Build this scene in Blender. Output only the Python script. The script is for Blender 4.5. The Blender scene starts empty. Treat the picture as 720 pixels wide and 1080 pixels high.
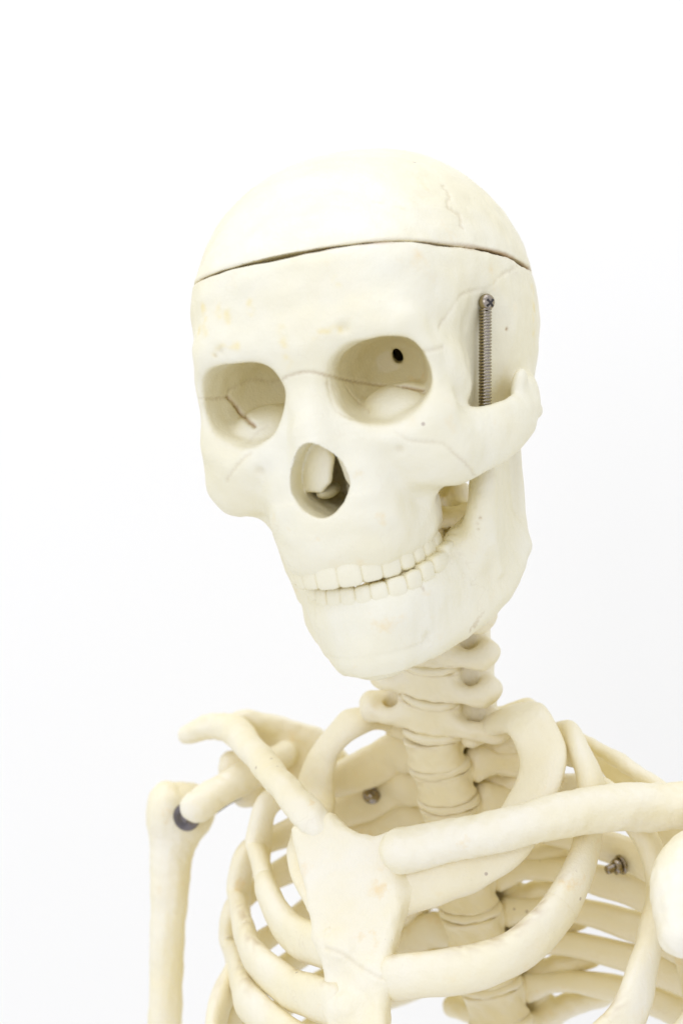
import bpy, math, random
import numpy as np
import openvdb
from mathutils import Matrix, Vector

random.seed(7)
rng = np.random.default_rng(11)
f32 = np.float32
MM = 0.001
CAMZ = 1.50                       # camera height (m)
F = 1990.0; CX, CY = 360.0, 540.0  # lens measured on the 720 x 1080 photograph

# ------------------------------------------------------------------ frames
def rot_rpy(r, p, y):
    cy, sy = math.cos(y), math.sin(y); cp, sp = math.cos(p), math.sin(p); cr, sr = math.cos(r), math.sin(r)
    Rz = np.array([[cy, -sy, 0], [sy, cy, 0], [0, 0, 1]]); Rx = np.array([[1, 0, 0], [0, cp, -sp], [0, sp, cp]])
    Ry = np.array([[cr, 0, sr], [0, 1, 0], [-sr, 0, cr]])
    return Ry @ Rx @ Rz
R_ = math.radians
SK_R = rot_rpy(R_(-10.69), R_(6.18), R_(-19.3)); SK_T = np.array([19.25, 785.8, 37.5])   # skull frame (mm, camera space)
TO_R = rot_rpy(0, 0, R_(-28.0))
def ray(px, py): return np.array([(px - CX) / F, 1.0, -(py - CY) / F])
def Z(px, py, d): return ray(px, py) * d                       # point at depth d
TO_O = Z(468, 824, 828)                                        # torso origin: second thoracic vertebra
def T(x, y, z): return TO_O + TO_R @ np.array([x, y, z], float)
def PY(px, py, yb):                                            # photo direction met with torso plane y = yb
    n = TO_R[:, 1]; d = ray(px, py); return d * ((n @ TO_O + yb) / (n @ d))
def PX(px, py, xb):
    n = TO_R[:, 0]; d = ray(px, py); return d * ((n @ TO_O + xb) / (n @ d))
def to_torso(p): return TO_R.T @ (np.asarray(p) - TO_O)

# ------------------------------------------------------------------ implicit modelling
def smin(a, b, k):
    if k <= 0: return np.minimum(a, b)
    h = np.clip(0.5 + 0.5 * (b - a) / k, 0, 1)
    return b + (a - b) * h - k * h * (1 - h)
def smax(a, b, k): return -smin(-a, -b, k)

class Vol:
    def __init__(s, lo, hi, h):
        s.lo = np.array(lo, float); s.h = h
        s.n = [int(round((hi[i] - lo[i]) / h)) + 1 for i in range(3)]
        s.ax = [(s.lo[i] + h * np.arange(s.n[i])).astype(f32) for i in range(3)]
        s.D = np.full(s.n, 12.0, f32)
    def box(s, lo, hi):
        sl = []
        for i in range(3):
            a = max(0, int(math.floor((lo[i] - s.lo[i]) / s.h))); b = min(s.n[i], int(math.ceil((hi[i] - s.lo[i]) / s.h)) + 1)
            if b <= a: return None
            sl.append(slice(a, b))
        return tuple(sl)
    def ev(s, sh, k):
        fn, lo, hi = sh
        m = k + 2.5
        sl = s.box([v - m for v in lo], [v + m for v in hi])
        if sl is None: return None, None
        x = s.ax[0][sl[0]][:, None, None]; y = s.ax[1][sl[1]][None, :, None]; z = s.ax[2][sl[2]][None, None, :]
        return sl, fn(x, y, z)
    def add(s, sh, k=2.0):
        sl, d = s.ev(sh, k)
        if sl: s.D[sl] = smin(s.D[sl], d, k)
    def cut(s, sh, k=1.0):
        sl, d = s.ev(sh, k)
        if sl: s.D[sl] = smax(s.D[sl], -d, k)
    def mirror(s):                       # grid holds x >= 0 only
        s.D = np.concatenate([s.D[:0:-1], s.D], 0); s.ax[0] = np.concatenate([-s.ax[0][:0:-1], s.ax[0]]); s.n[0] = s.D.shape[0]; s.lo[0] = s.ax[0][0]
    def sample(s, P):
        q = (P - s.lo) / s.h; i = np.floor(q).astype(int)
        i = np.clip(i, 0, np.array(s.n) - 2); f = np.clip(q - i, 0, 1); o = 0
        for a in (0, 1):
            for b in (0, 1):
                for c in (0, 1):
                    w = (f[:, 0] if a else 1 - f[:, 0]) * (f[:, 1] if b else 1 - f[:, 1]) * (f[:, 2] if c else 1 - f[:, 2])
                    o = o + w * s.D[i[:, 0] + a, i[:, 1] + b, i[:, 2] + c]
        return o

def ell(c, r, n=2.0, rot=None):
    c = np.array(c, float); r = np.array(r, float); R0 = None if rot is None else np.array(rot)
    m = max(r)
    ext = r if rot is None else np.full(3, m)
    def fn(x, y, z):
        X, Y, W = x - f32(c[0]), y - f32(c[1]), z - f32(c[2])
        if R0 is not None:
            X, Y, W = (R0[0, 0] * X + R0[1, 0] * Y + R0[2, 0] * W, R0[0, 1] * X + R0[1, 1] * Y + R0[2, 1] * W, R0[0, 2] * X + R0[1, 2] * Y + R0[2, 2] * W)
        X = np.abs(X) / f32(r[0]); Y = np.abs(Y) / f32(r[1]); W = np.abs(W) / f32(r[2])
        if n == 2.0:
            f = np.sqrt(X * X + Y * Y + W * W) + f32(1e-6)
            g = np.sqrt((X / f32(r[0])) ** 2 + (Y / f32(r[1])) ** 2 + (W / f32(r[2])) ** 2) / f + f32(1e-6)
        else:
            nn = f32(n)
            f = (X ** nn + Y ** nn + W ** nn) ** f32(1 / n) + f32(1e-6)
            g = np.sqrt((X ** (nn - 1) / f32(r[0])) ** 2 + (Y ** (nn - 1) / f32(r[1])) ** 2 + (W ** (nn - 1) / f32(r[2])) ** 2) / f ** (nn - 1) + f32(1e-5)
        return ((f - 1) / g).astype(f32)
    return fn, c - ext, c + ext
def seg(a, b, ra, rb, flat=None):
    """tapered capsule; flat=(axis, factor) squeezes the section along an axis (factor < 1 makes it thinner)"""
    a = np.array(a, float); b = np.array(b, float); ab = b - a; L2 = float(ab @ ab) + 1e-9
    u = None
    if flat is not None:
        u = np.array(flat[0], float); u = u / np.linalg.norm(u)
    def fn(x, y, z):
        X, Y, W = x - f32(a[0]), y - f32(a[1]), z - f32(a[2])
        t = np.clip((X * f32(ab[0]) + Y * f32(ab[1]) + W * f32(ab[2])) / f32(L2), 0, 1)
        X = X - t * f32(ab[0]); Y = Y - t * f32(ab[1]); W = W - t * f32(ab[2])
        r = f32(ra) + f32(rb - ra) * t
        q = X * X + Y * Y + W * W
        if u is not None:
            w = X * f32(u[0]) + Y * f32(u[1]) + W * f32(u[2])
            q2 = q + w * w * f32(1 / flat[1] ** 2 - 1)
            d = np.sqrt(q2); gr = np.sqrt(q + w * w * f32(1 / flat[1] ** 4 - 1)) / (d + f32(1e-5))
            return ((d - r) / np.maximum(gr, 1)).astype(f32)
        return (np.sqrt(q) - r).astype(f32)
    m = max(ra, rb)
    return fn, np.minimum(a, b) - m, np.maximum(a, b) + m
def crom(P, n):
    P = np.array(P, float); m = len(P)
    if m == 2: return P[0] + (P[1] - P[0]) * np.linspace(0, 1, n)[:, None]
    Q = np.vstack([2 * P[0] - P[1], P, 2 * P[-1] - P[-2]])
    d = np.r_[0, np.cumsum(np.linalg.norm(np.diff(P[:, :3], axis=0), axis=1))]
    out = []
    for s in np.linspace(0, d[-1], n):
        i = min(max(int(np.searchsorted(d, s, side='right')) - 1, 0), m - 2); t = (s - d[i]) / (d[i + 1] - d[i] + 1e-9)
        p0, p1, p2, p3 = Q[i:i + 4]
        out.append(0.5 * ((2 * p1) + (p2 - p0) * t + (2 * p0 - 5 * p1 + 4 * p2 - p3) * t * t + (3 * p1 - p0 - 3 * p2 + p3) * t ** 3))
    return np.array(out)
def tube(v, pts, k=1.5, n=None, flat=None, cut=False):
    """pts rows x, y, z, r; one smooth blend for the whole tube"""
    (v.cut if cut else v.add)(tube_shape(pts, n, flat), k)
def tube_shape(pts, n=None, flat=None):
    C = crom(pts, n or max(6, 4 * len(pts)))
    S = [seg(a[:3], b[:3], max(a[3], .1), max(b[3], .1), flat) for a, b in zip(C[:-1], C[1:])]
    def fn(x, y, z):
        d = S[0][0](x, y, z)
        for q in S[1:]: d = np.minimum(d, q[0](x, y, z))
        return d
    return fn, np.min([q[1] for q in S], 0), np.max([q[2] for q in S], 0)
def slab(poly, o, u, w, th, rnd=1.5, bend=None):
    """plate: polygon (a, b) in the plane o + a u + b w, half thickness th"""
    o = np.array(o, float); u = np.array(u, float); u /= np.linalg.norm(u); w = np.array(w, float); w -= u * (w @ u); w /= np.linalg.norm(w); nn = np.cross(u, w)
    V = np.array(poly, float)
    def fn(x, y, z):
        X, Y, W = x - f32(o[0]), y - f32(o[1]), z - f32(o[2])
        A = X * f32(u[0]) + Y * f32(u[1]) + W * f32(u[2]); B = X * f32(w[0]) + Y * f32(w[1]) + W * f32(w[2]); C = X * f32(nn[0]) + Y * f32(nn[1]) + W * f32(nn[2])
        if bend is not None: C = C - bend(A, B)
        d = np.full(A.shape, 1e9, f32); sg = np.ones(A.shape, f32); m = len(V)
        for i in range(m):
            p, q = V[i], V[i - 1]; e = q - p
            wx, wy = A - f32(p[0]), B - f32(p[1])
            t = np.clip((wx * f32(e[0]) + wy * f32(e[1])) / f32(e @ e), 0, 1)
            bx, by = wx - t * f32(e[0]), wy - t * f32(e[1])
            d = np.minimum(d, bx * bx + by * by)
            c1 = B >= f32(p[1]); c2 = B < f32(q[1]); c3 = f32(e[0]) * wy > f32(e[1]) * wx
            sg = np.where((c1 & c2 & c3) | (~c1 & ~c2 & ~c3), -sg, sg)
        d2 = sg * np.sqrt(d) + f32(rnd); c2 = np.abs(C) - f32(th) + f32(rnd)
        return (np.minimum(np.maximum(d2, c2), 0) + np.sqrt(np.maximum(d2, 0) ** 2 + np.maximum(c2, 0) ** 2) - f32(rnd)).astype(f32)
    pts = np.array([o + a * u + b * w for a, b in V]); m = th + (8 if bend is not None else 0)
    return fn, pts.min(0) - m, pts.max(0) + m

def wob(P, sc, seed, k=14):
    """smooth pseudo noise, about -1..1"""
    r = np.random.default_rng(seed); o = np.zeros(len(P))
    for _ in range(k):
        d = r.normal(size=3); d /= np.linalg.norm(d)
        o += np.sin(P @ (d * (r.uniform(.5, 1.6) * 2 * math.pi / sc)) + r.uniform(0, 6.28))
    return o / math.sqrt(k)

# ------------------------------------------------------------------ mesh output
COL = bpy.context.scene.collection
def new_mesh(name, V, Fc, mat, smooth=True, attrs=None):
    V = np.asarray(V, f32); Fc = np.asarray(Fc, np.int32)
    me = bpy.data.meshes.new(name); k = Fc.shape[1]
    me.vertices.add(len(V)); me.vertices.foreach_set('co', V.ravel())
    me.loops.add(Fc.size); me.loops.foreach_set('vertex_index', Fc.ravel())
    me.polygons.add(len(Fc)); me.polygons.foreach_set('loop_start', np.arange(0, Fc.size, k, dtype=np.int32))
    me.update(calc_edges=True)
    if smooth: me.polygons.foreach_set('use_smooth', np.ones(len(Fc), bool))
    for nm, a in (attrs or {}).items():
        at = me.attributes.new(nm, 'FLOAT', 'POINT'); at.data.foreach_set('value', np.asarray(a, f32))
    me.materials.append(mat); me.validate(); me.update()
    return me
def place(name, me, parent, label=None, loc=None):
    o = bpy.data.objects.new(name, me); COL.objects.link(o)
    if parent is not None: o.parent = parent
    if loc is not None: o.location = loc
    if label: o['label'] = label
    return o
def part(name, V, Fc, mat, parent, frame=None, label=None, attrs=None, smooth=True):
    """V in mm in `frame` of the parent object (already its local axes); the origin goes to the mesh centre"""
    V = np.asarray(V, float) * MM; c = (V.min(0) + V.max(0)) / 2
    me = new_mesh(name, V - c, Fc, mat, smooth, attrs)
    return place(name, me, parent, label, c)
def mesh_of(v, iso=0.0):
    g = openvdb.FloatGrid(12.0); g.copyFromArray(np.ascontiguousarray(v.D, f32))
    P, Q = g.convertToQuads(iso)[:2]
    P = P.astype(float) * v.h + v.lo
    Q = np.asarray(Q)
    a, b, c = P[Q[:, 0]], P[Q[:, 1]], P[Q[:, 2]]
    vol = np.einsum('ij,ij->i', a, np.cross(b, c)).sum()
    if vol < 0: Q = Q[:, ::-1]
    return P, Q
def vnormals(P, Q):
    n = np.cross(P[Q[:, 2]] - P[Q[:, 0]], P[Q[:, 3]] - P[Q[:, 1]]); N = np.zeros_like(P)
    for i in range(4): np.add.at(N, Q[:, i], n)
    return N / (np.linalg.norm(N, axis=1, keepdims=True) + 1e-9)
def relax(P, Q, it=2, lam=.5):
    for _ in range(it):
        S = np.zeros_like(P); c = np.zeros(len(P))
        for i in range(4):
            for j in ((i + 1) % 4, (i + 3) % 4):
                np.add.at(S, Q[:, i], P[Q[:, j]]); np.add.at(c, Q[:, i], 1)
        P = P + lam * (S / c[:, None] - P)
    return P
def sweep(C, hw, th, major, n_ring=20, ex=2.3):
    """loft of superellipse sections; C centre line, hw/th half sizes per sample, major axis per sample"""
    C = np.asarray(C, float); m = len(C); tg = np.gradient(C, axis=0); tg /= np.linalg.norm(tg, axis=1, keepdims=True)
    mj = np.asarray(major, float); mj = mj - tg * np.sum(mj * tg, 1, keepdims=True); mj /= np.linalg.norm(mj, axis=1, keepdims=True)
    mn = np.cross(tg, mj)
    # rounded ends
    C = np.vstack([C[0] - tg[0] * th[0] * .75, C[0] - tg[0] * th[0] * .5, C, C[-1] + tg[-1] * th[-1] * .5, C[-1] + tg[-1] * th[-1] * .75])
    mj = np.vstack([mj[:1], mj[:1], mj, mj[-1:], mj[-1:]]); mn = np.vstack([mn[:1], mn[:1], mn, mn[-1:], mn[-1:]])
    hw = np.r_[hw[0] * .35, hw[0] * .8, hw, hw[-1] * .8, hw[-1] * .35]; th = np.r_[th[0] * .35, th[0] * .8, th, th[-1] * .8, th[-1] * .35]
    a = np.linspace(0, 2 * math.pi, n_ring, endpoint=False); ca, sa = np.cos(a), np.sin(a)
    ca = np.sign(ca) * np.abs(ca) ** (2 / ex); sa = np.sign(sa) * np.abs(sa) ** (2 / ex)
    V = (C[:, None] + mj[:, None] * (hw[:, None] * ca)[..., None] + mn[:, None] * (th[:, None] * sa)[..., None]).reshape(-1, 3)
    M = len(C); Fc = []
    for i in range(M - 1):
        for j in range(n_ring):
            k = (j + 1) % n_ring; Fc.append((i * n_ring + j, i * n_ring + k, (i + 1) * n_ring + k, (i + 1) * n_ring + j))
    V = np.vstack([V, C[0] , C[-1]]); c0, c1 = len(V) - 2, len(V) - 1
    for j in range(0, n_ring, 2):
        k, l = (j + 1) % n_ring, (j + 2) % n_ring
        Fc.append((c0, l, k, j)); b = (M - 1) * n_ring; Fc.append((c1, b + j, b + k, b + l))
    return V, np.array(Fc)
# ------------------------------------------------------------------ materials
def nt(name):
    m = bpy.data.materials.new(name); m.use_nodes = True
    return m, m.node_tree, m.node_tree.nodes['Principled BSDF']
def bone_material(name, a, b, amber=.3, rough=.42, sss=.0, bump=1.0):
    m, t, p = nt(name); N, L = t.nodes.new, t.links.new
    tc = N('ShaderNodeTexCoord')
    def noise(scale, det=4, rgh=.55, off=0):
        n = N('ShaderNodeTexNoise'); n.inputs['Scale'].default_value = scale; n.inputs['Detail'].default_value = det; n.inputs['Roughness'].default_value = rgh
        mp = N('ShaderNodeMapping'); mp.inputs['Location'].default_value = (off, off * .7, -off)
        L(tc.outputs['Object'], mp.inputs['Vector']); L(mp.outputs[0], n.inputs['Vector']); return n.outputs['Fac']
    def ramp(fac, lo, hi):
        r = N('ShaderNodeMapRange'); r.inputs['From Min'].default_value = lo; r.inputs['From Max'].default_value = hi; L(fac, r.inputs['Value']); return r.outputs[0]
    def mul(x, y):
        q = N('ShaderNodeMath'); q.operation = 'MULTIPLY'
        for i, v in enumerate((x, y)):
            if isinstance(v, (int, float)): q.inputs[i].default_value = v
            else: L(v, q.inputs[i])
        return q.outputs[0]
    def mix(fac, c1, c2):
        q = N('ShaderNodeMix'); q.data_type = 'RGBA'; L(fac, q.inputs['Factor'])
        for k, v in (('A', c1), ('B', c2)):
            s = [i for i in q.inputs if i.name == k and i.type == 'RGBA'][0]
            if isinstance(v, tuple): s.default_value = v + (1,)
            else: L(v, s)
        return [o for o in q.outputs if o.type == 'RGBA'][0]
    c = mix(ramp(noise(26), .35, .65), a, b)
    # amber blotches and smears left by casting and handling
    blot = mul(ramp(noise(75, 5, .6, 3), .60, .74), ramp(noise(22, 2, .5, 9), .45, .62))
    c = mix(mul(blot, amber), c, (.78, .53, .14))
    # thin dirt in scratches
    ab = N('ShaderNodeMath'); ab.operation = 'SUBTRACT'; ab.inputs[1].default_value = .5; L(noise(38, 3, .55, 17), ab.inputs[0])
    ab2 = N('ShaderNodeMath'); ab2.operation = 'ABSOLUTE'; L(ab.outputs[0], ab2.inputs[0])
    scr = mul(ramp(ab2.outputs[0], .007, .0), ramp(noise(45, 3, .5, 5), .54, .66))
    c = mix(mul(scr, .11), c, (.45, .30, .12))
    # pin-hole specks
    v2 = N('ShaderNodeTexVoronoi'); v2.inputs['Scale'].default_value = 110; L(tc.outputs['Object'], v2.inputs['Vector'])
    sp = mul(ramp(v2.outputs['Distance'], .10, .06), ramp(noise(40, 2, .5, 12), .60, .64))
    c = mix(mul(sp, .6), c, (.30, .20, .10))
    am = N('ShaderNodeAttribute'); am.attribute_name = 'amber'
    c = mix(am.outputs['Fac'], c, (.80, .56, .06))
    at = N('ShaderNodeAttribute'); at.attribute_name = 'stain'
    c = mix(at.outputs['Fac'], c, (.31, .15, .02))
    L(c, p.inputs['Base Color'])
    p.inputs['Roughness'].default_value = rough; p.inputs['Specular IOR Level'].default_value = .35
    if sss:
        p.inputs['Subsurface Weight'].default_value = sss; p.inputs['Subsurface Radius'].default_value = (1.0, .6, .2); p.inputs['Subsurface Scale'].default_value = .005
    b1 = N('ShaderNodeBump'); b1.inputs['Strength'].default_value = .16 * bump; b1.inputs['Distance'].default_value = .002; L(noise(170, 5, .6), b1.inputs['Height'])
    b2 = N('ShaderNodeBump'); b2.inputs['Strength'].default_value = .12 * bump; b2.inputs['Distance'].default_value = .0006; L(noise(900, 3, .6), b2.inputs['Height'])
    L(b1.outputs[0], b2.inputs['Normal']); L(b2.outputs[0], p.inputs['Normal'])
    return m
BONE = bone_material('cast_bone', (.79, .705, .352), (.775, .675, .305), amber=.45, bump=1.6)
BONE2 = bone_material('cast_bone_ribs', (.825, .725, .365), (.81, .69, .30), amber=.7, bump=2.0)
DISC = bone_material('cast_disc', (.815, .715, .36), (.79, .675, .30), amber=.2)
def metal(name, col, rough, sc=400):
    m, t, p = nt(name)
    n = t.nodes.new('ShaderNodeTexNoise'); n.inputs['Scale'].default_value = sc; n.inputs['Detail'].default_value = 3
    tc = t.nodes.new('ShaderNodeTexCoord'); t.links.new(tc.outputs['Object'], n.inputs['Vector'])
    r = t.nodes.new('ShaderNodeMapRange'); r.inputs['To Min'].default_value = rough * .7; r.inputs['To Max'].default_value = rough * 1.4
    t.links.new(n.outputs['Fac'], r.inputs['Value']); t.links.new(r.outputs[0], p.inputs['Roughness'])
    mx = t.nodes.new('ShaderNodeMix'); mx.data_type = 'RGBA'
    s = [i for i in mx.inputs if i.type == 'RGBA']; s[0].default_value = (*col, 1); s[1].default_value = (*[c * .6 for c in col], 1)
    t.links.new(n.outputs['Fac'], mx.inputs['Factor']); t.links.new([o for o in mx.outputs if o.type == 'RGBA'][0], p.inputs['Base Color'])
    p.inputs['Metallic'].default_value = 1
    return m
STEEL = metal('dull_steel', (.40, .325, .17), .24)
DARKSTEEL = metal('dark_steel', (.24, .20, .125), .38)
RUBBER_RECESS = nt('rubber_and_recess_shade')[0]
_n = RUBBER_RECESS.node_tree.nodes.new('ShaderNodeTexNoise'); _n.inputs['Scale'].default_value = 300
_r = RUBBER_RECESS.node_tree.nodes.new('ShaderNodeMapRange'); _r.inputs['To Min'].default_value = .03; _r.inputs['To Max'].default_value = .10
RUBBER_RECESS.node_tree.links.new(_n.outputs['Fac'], _r.inputs['Value'])
_r.inputs['To Min'].default_value = .5; _r.inputs['To Max'].default_value = .75
RUBBER_RECESS.node_tree.links.new(_r.outputs[0], RUBBER_RECESS.node_tree.nodes['Principled BSDF'].inputs['Roughness']); RUBBER_RECESS.node_tree.nodes['Principled BSDF'].inputs['Base Color'].default_value = (.05, .042, .022, 1)
RUBBER_RECESS.node_tree.nodes['Principled BSDF'].inputs['Specular IOR Level'].default_value = .15

# ------------------------------------------------------------------ the one thing: the hanging skeleton model
root = bpy.data.objects.new('anatomical_skeleton', None); COL.objects.link(root)
BASE = np.array([0.06, .83, CAMZ - .36])
root.location = BASE; root.empty_display_size = .05
root['label'] = 'cream plastic teaching skeleton seen from the chest up, its head turned and tilted'
root['category'] = 'skeleton model'
def to_root(P):                               # camera-space mm -> root-local mm
    return np.asarray(P, float) + (np.array([0, 0, CAMZ]) - BASE) * 1000
# ------------------------------------------------------------------ skull (frame: x to its left, y to the back, z up; mm)
SK_Ri = SK_R.T
def sk_local(p): return (np.asarray(p, float) - SK_T) @ SK_R       # camera space -> skull frame
def hit(vol, px, py, R0=SK_R, T0=SK_T, d0=640, d1=900):
    d = np.arange(d0, d1, .3); W = ray(px, py)[None] * d[:, None]
    L0 = (W - T0) @ R0; inside = np.all((L0 > vol.lo) & (L0 < vol.lo + vol.h * (np.array(vol.n) - 1)), 1)
    v = np.where(inside, vol.sample(L0), 9)
    i = np.argmax(v < 0)
    if v[i] >= 0: return None
    return L0[i]
CRAN = [ell((0, 2, 41), (66.5, 89, 71), 2.25)]
CUT0, CUTK = 55.0, .20
def cut_s(x, y, z): return (z + f32(CUTK) * y - f32(CUT0)) / f32(math.hypot(1, CUTK))
S = Vol((0, -112, -60), (78, 98, 122), .7)
S.D += 8
S.add(CRAN[0], 0)
# occiput, temporal bone, mastoid, base
S.add(ell((0, 62, 22), (50, 32, 34)), 14)
S.add(ell((45, 14, -10), (8, 11, 14)), 8)
S.add(ell((0, 18, -10), (40, 40, 16)), 12)
S.add(ell((0, -28, -4), (24, 26, 20)), 8)
S.cut(ell((0, 22, -30), (16, 18, 16)), 5)
# temporal fossa behind the orbital rim
S.cut(ell((71, -48, 16), (19, 26, 40)), 9)
S.cut(ell((66, -55, 24), (14.5, 15, 20)), 7)
# forehead and brows: one smooth swelling
S.add(ell((0, -61, 53), (49.5, 31, 34), 2.3), 10)
S.add(ell((23, -77, 41), (21.5, 15, 12)), 11)
S.add(ell((0, -79, 37), (20, 13, 14)), 12)
# orbital rim (lateral, lower)
tube(S, [(37, -82, 39.5, 6), (41.5, -79.5, 31, 6), (42.5, -77, 19, 6), (42.5, -77, 6, 7)], 6)
tube(S, [(42.5, -77, 6, 7), (34, -83, 0, 7), (22, -86, 1, 7), (15, -86, 9, 6)], 9)
S.add(seg((43, -70, 30), (44, -60, 12), 6, 8), 6)
# cheek bone and arch
S.add(ell((37, -75, -8), (15, 11, 13)), 8)
S.add(ell((45, -68, -7), (10, 11, 14)), 6)
tube(S, [(44, -68, -8, 14), (53, -60, -8, 12.5), (60.5, -48, -7, 10.5), (64.5, -34, -3.5, 9.5), (65, -20, 1.5, 8.5), (61, -6, 6, 7), (56, 4, 7, 6)], 4, flat=((1, -.30, 0), .36))
# maxilla, one broad smooth front
S.add(ell((0, -64, -24), (28.5, 29, 27), 2.3), 7)
S.add(ell((22, -73, -7), (20, 15, 14)), 8)
tube(S, [(38, -70, -13, 5), (31, -69, -22, 5), (26, -64, -33, 5)], 5)
tube(S, [(0, -91.8, -37, 5.7), (9, -90.8, -37, 5.7), (16.8, -85.8, -37, 5.7), (21.8, -75, -36, 5.7), (24.2, -62, -34.5, 5.7), (24.8, -48, -33, 5.4)], 7, n=18, flat=((0, 0, 1), 1.85))
S.add(ell((0, -83, -24), (21, 12, 18)), 12)
# nasal pyramid
tube(S, [(0, -84, 38, 9), (0, -84.5, 28, 9), (0, -88, 16, 9.5), (0, -91.5, 5, 10), (0, -90, -6, 11)], 6)
tube(S, [(5, -82, 30, 9), (7, -82, 18, 9), (10, -84, 4, 9.5), (13, -85, -10, 10), (12, -85, -24, 10)], 6)
# inner walls of the orbit so the socket is closed
S.add(ell((29, -58, 20), (24, 30, 24)), 4)
# pterygoid plates
S.add(seg((15, -46, -6), (17, -42, -36), 5, 3, ((1, 0, 0), .5)), 3)
# brain case cavity, kept clear of the sockets
def socket(x, y, z, grow=0.0):
    a = np.array([29.5, -94, 21.6]); b = np.array([20.0, -48, 26.5]); ab = b - a; L = np.linalg.norm(ab); ab = ab / L
    t = (x - f32(a[0])) * f32(ab[0]) + (y - f32(a[1])) * f32(ab[1]) + (z - f32(a[2])) * f32(ab[2])
    X = x - f32(a[0]) - t * f32(ab[0]); W = z - f32(a[2]) - t * f32(ab[2])
    u = np.clip(t / f32(L), 0, 1)
    # squarish section leaning down and out
    Xr = X * f32(.985) + W * f32(.17); Wr = W * f32(.985) - X * f32(.17)
    prof = np.sqrt(np.clip(1 - (u ** 2.4) * .93, 0, 1))
    rx, rz = 17.6 * prof + grow, 15.0 * prof + grow
    q = (np.abs(Xr / rx) ** 2.5 + np.abs(Wr / rz) ** 2.5) ** f32(1 / 2.5)
    return (np.maximum((q - 1) * np.minimum(rx, rz), t - f32(L) - grow)).astype(f32)
SOCK = (socket, np.array([0, -100, -2]), np.array([58, -42, 42]))
cav = ell((0, 4, 46), (60, 80, 63), 2.2)
def cavity(x, y, z):
    d = cav[0](x, y, z)
    d = smax(d, f32(5) - socket(x, y, z), 3)
    return smax(d, f32(8) - z + np.clip(-(y + 20), 0, 40) * f32(.9), 6)
S.cut((cavity, cav[1], cav[2]), .5)
S.cut(SOCK, 2.4)
S.cut(ell((19.5, -93, 26), (8, 9, 8)), 7)
S.add(ell((27, -64, 7.5), (17, 17.5, 11)), 2)             # socket floor, up to the fissure
# nasal opening
def nose(x, y, z):
    zz = (z + f32(10.5)); w = np.interp(zz, [-16, -10, -3, 6, 16], [9.0, 11.4, 11.8, 10.5, 7.8]).astype(f32)
    q = np.sqrt((x / w) ** 2 + (zz / f32(14.2)) ** 2)
    d = (q - 1) * f32(9)
    return np.maximum(d, np.maximum(y + f32(52), -y - f32(118))).astype(f32)
S.cut((nose, np.array([-14, -118, -28]), np.array([14, -50, 6])), .5)
# palate vault
S.cut(ell((0, -64, -46), (19, 27, 16)), 4)
S.mirror()
# --- asymmetric detail: turbinates and septum, optic opening
S.add(slab([(-12, 6), (1.5, 6), (3.0, -4), (1.0, -13), (-3, -16.5), (-12, -15)], (0, -85.5, 0), (1, -.30, 0), (0, .10, 1), 1.5, 1.2, bend=lambda A, B: f32(-.035) * (A + 5) ** 2), 1.2)
S.add(slab([(5, -2), (12, 2), (12, -22), (9, -20), (6.5, -13)], (0, -87, 0), (1, .5, 0), (.0, .1, 1), 1.3, 1.0, bend=lambda A, B: f32(-.06) * (A - 9) ** 2), 1.0)
S.add(seg((3.0, -76, -24), (-.5, -58, -8), 1.0, 1.2, ((0, 0, 1), 8)), 1)
S.add(ell((-5, -74, -17), (4, 9, 3)), 1.5)
be = hit(S, 547, 409)
S.add(ell(be + np.array([-.5, 2, 0]), (2.6, 5.0, 7.5), 2.6, rot=rot_rpy(R_(14), R_(-25), 0)), 1.5)
S.cut(seg((26.5, -62, 25.0), (21, -32, 31), 2.3, 2.2, ((0, 0, 1), 1.5)), .6)
S.cut(seg((-26.5, -62, 25.0), (-21, -32, 31), 1.8, 1.9, ((0, 0, 1), 1.5)), .6)
# --- split at the sawn line
gx, gy, gz = S.ax[0][:, None, None], S.ax[1][None, :, None], S.ax[2][None, None, :]
cs = cut_s(gx, gy, gz)
DFULL = S.D
S.D = smax(DFULL, cs, 1.0)
SK_P, SK_Q = mesh_of(S)
S.D = DFULL
lift = f32(.28) + np.clip((gy + 40) / 60, 0, 1) * f32(1.1) + gx * f32(.004)
CAP = Vol((-78, -112, 0), (78, 98, 122), .7); CAP.ax = S.ax; CAP.lo = S.lo; CAP.n = S.n
CAP.D = smax(DFULL, -cs + lift, 1.2)
CP_P, CP_Q = mesh_of(CAP)
del cs, lift, CAP

def trace(vol, lines, jag=0.0, **kw):
    out = []
    for ln in lines:
        C = crom(np.array(ln, float), 10 * len(ln))
        if jag: C = C + np.array([[math.sin(i * 2.1) + math.sin(i * .9 + 1), math.cos(i * 1.7) + math.sin(i * 3.1)] for i in range(len(C))]) * jag
        h_ = [hit(vol, a, b, **kw) for a, b in C]; out.append([p for p in h_ if p is not None])
    return out
def engrave(P, Q, lines, width, depth, strength):
    """press the traced lines into the mesh; returns the dirt caught in them"""
    N = vnormals(P, Q); st = np.zeros(len(P))
    for ln in lines:
        ln = np.array(ln)
        if len(ln) < 2: continue
        box = np.all((P > ln.min(0) - 4) & (P < ln.max(0) + 4), 1); ix = np.where(box)[0]
        if not len(ix): continue
        q = P[ix]; best = np.full(len(ix), 99.)
        for a, b in zip(ln[:-1], ln[1:]):
            if np.linalg.norm(b - a) > 4: continue
            ab = b - a; t = np.clip((q - a) @ ab / (ab @ ab + 1e-9), 0, 1)
            best = np.minimum(best, np.linalg.norm(q - a - t[:, None] * ab, axis=1))
        g = np.exp(-(best / width) ** 2)
        P[ix] -= N[ix] * (depth * g)[:, None]
        st[ix] = np.maximum(st[ix], strength * np.exp(-(best / (width * .8)) ** 2))
    return st
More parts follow.
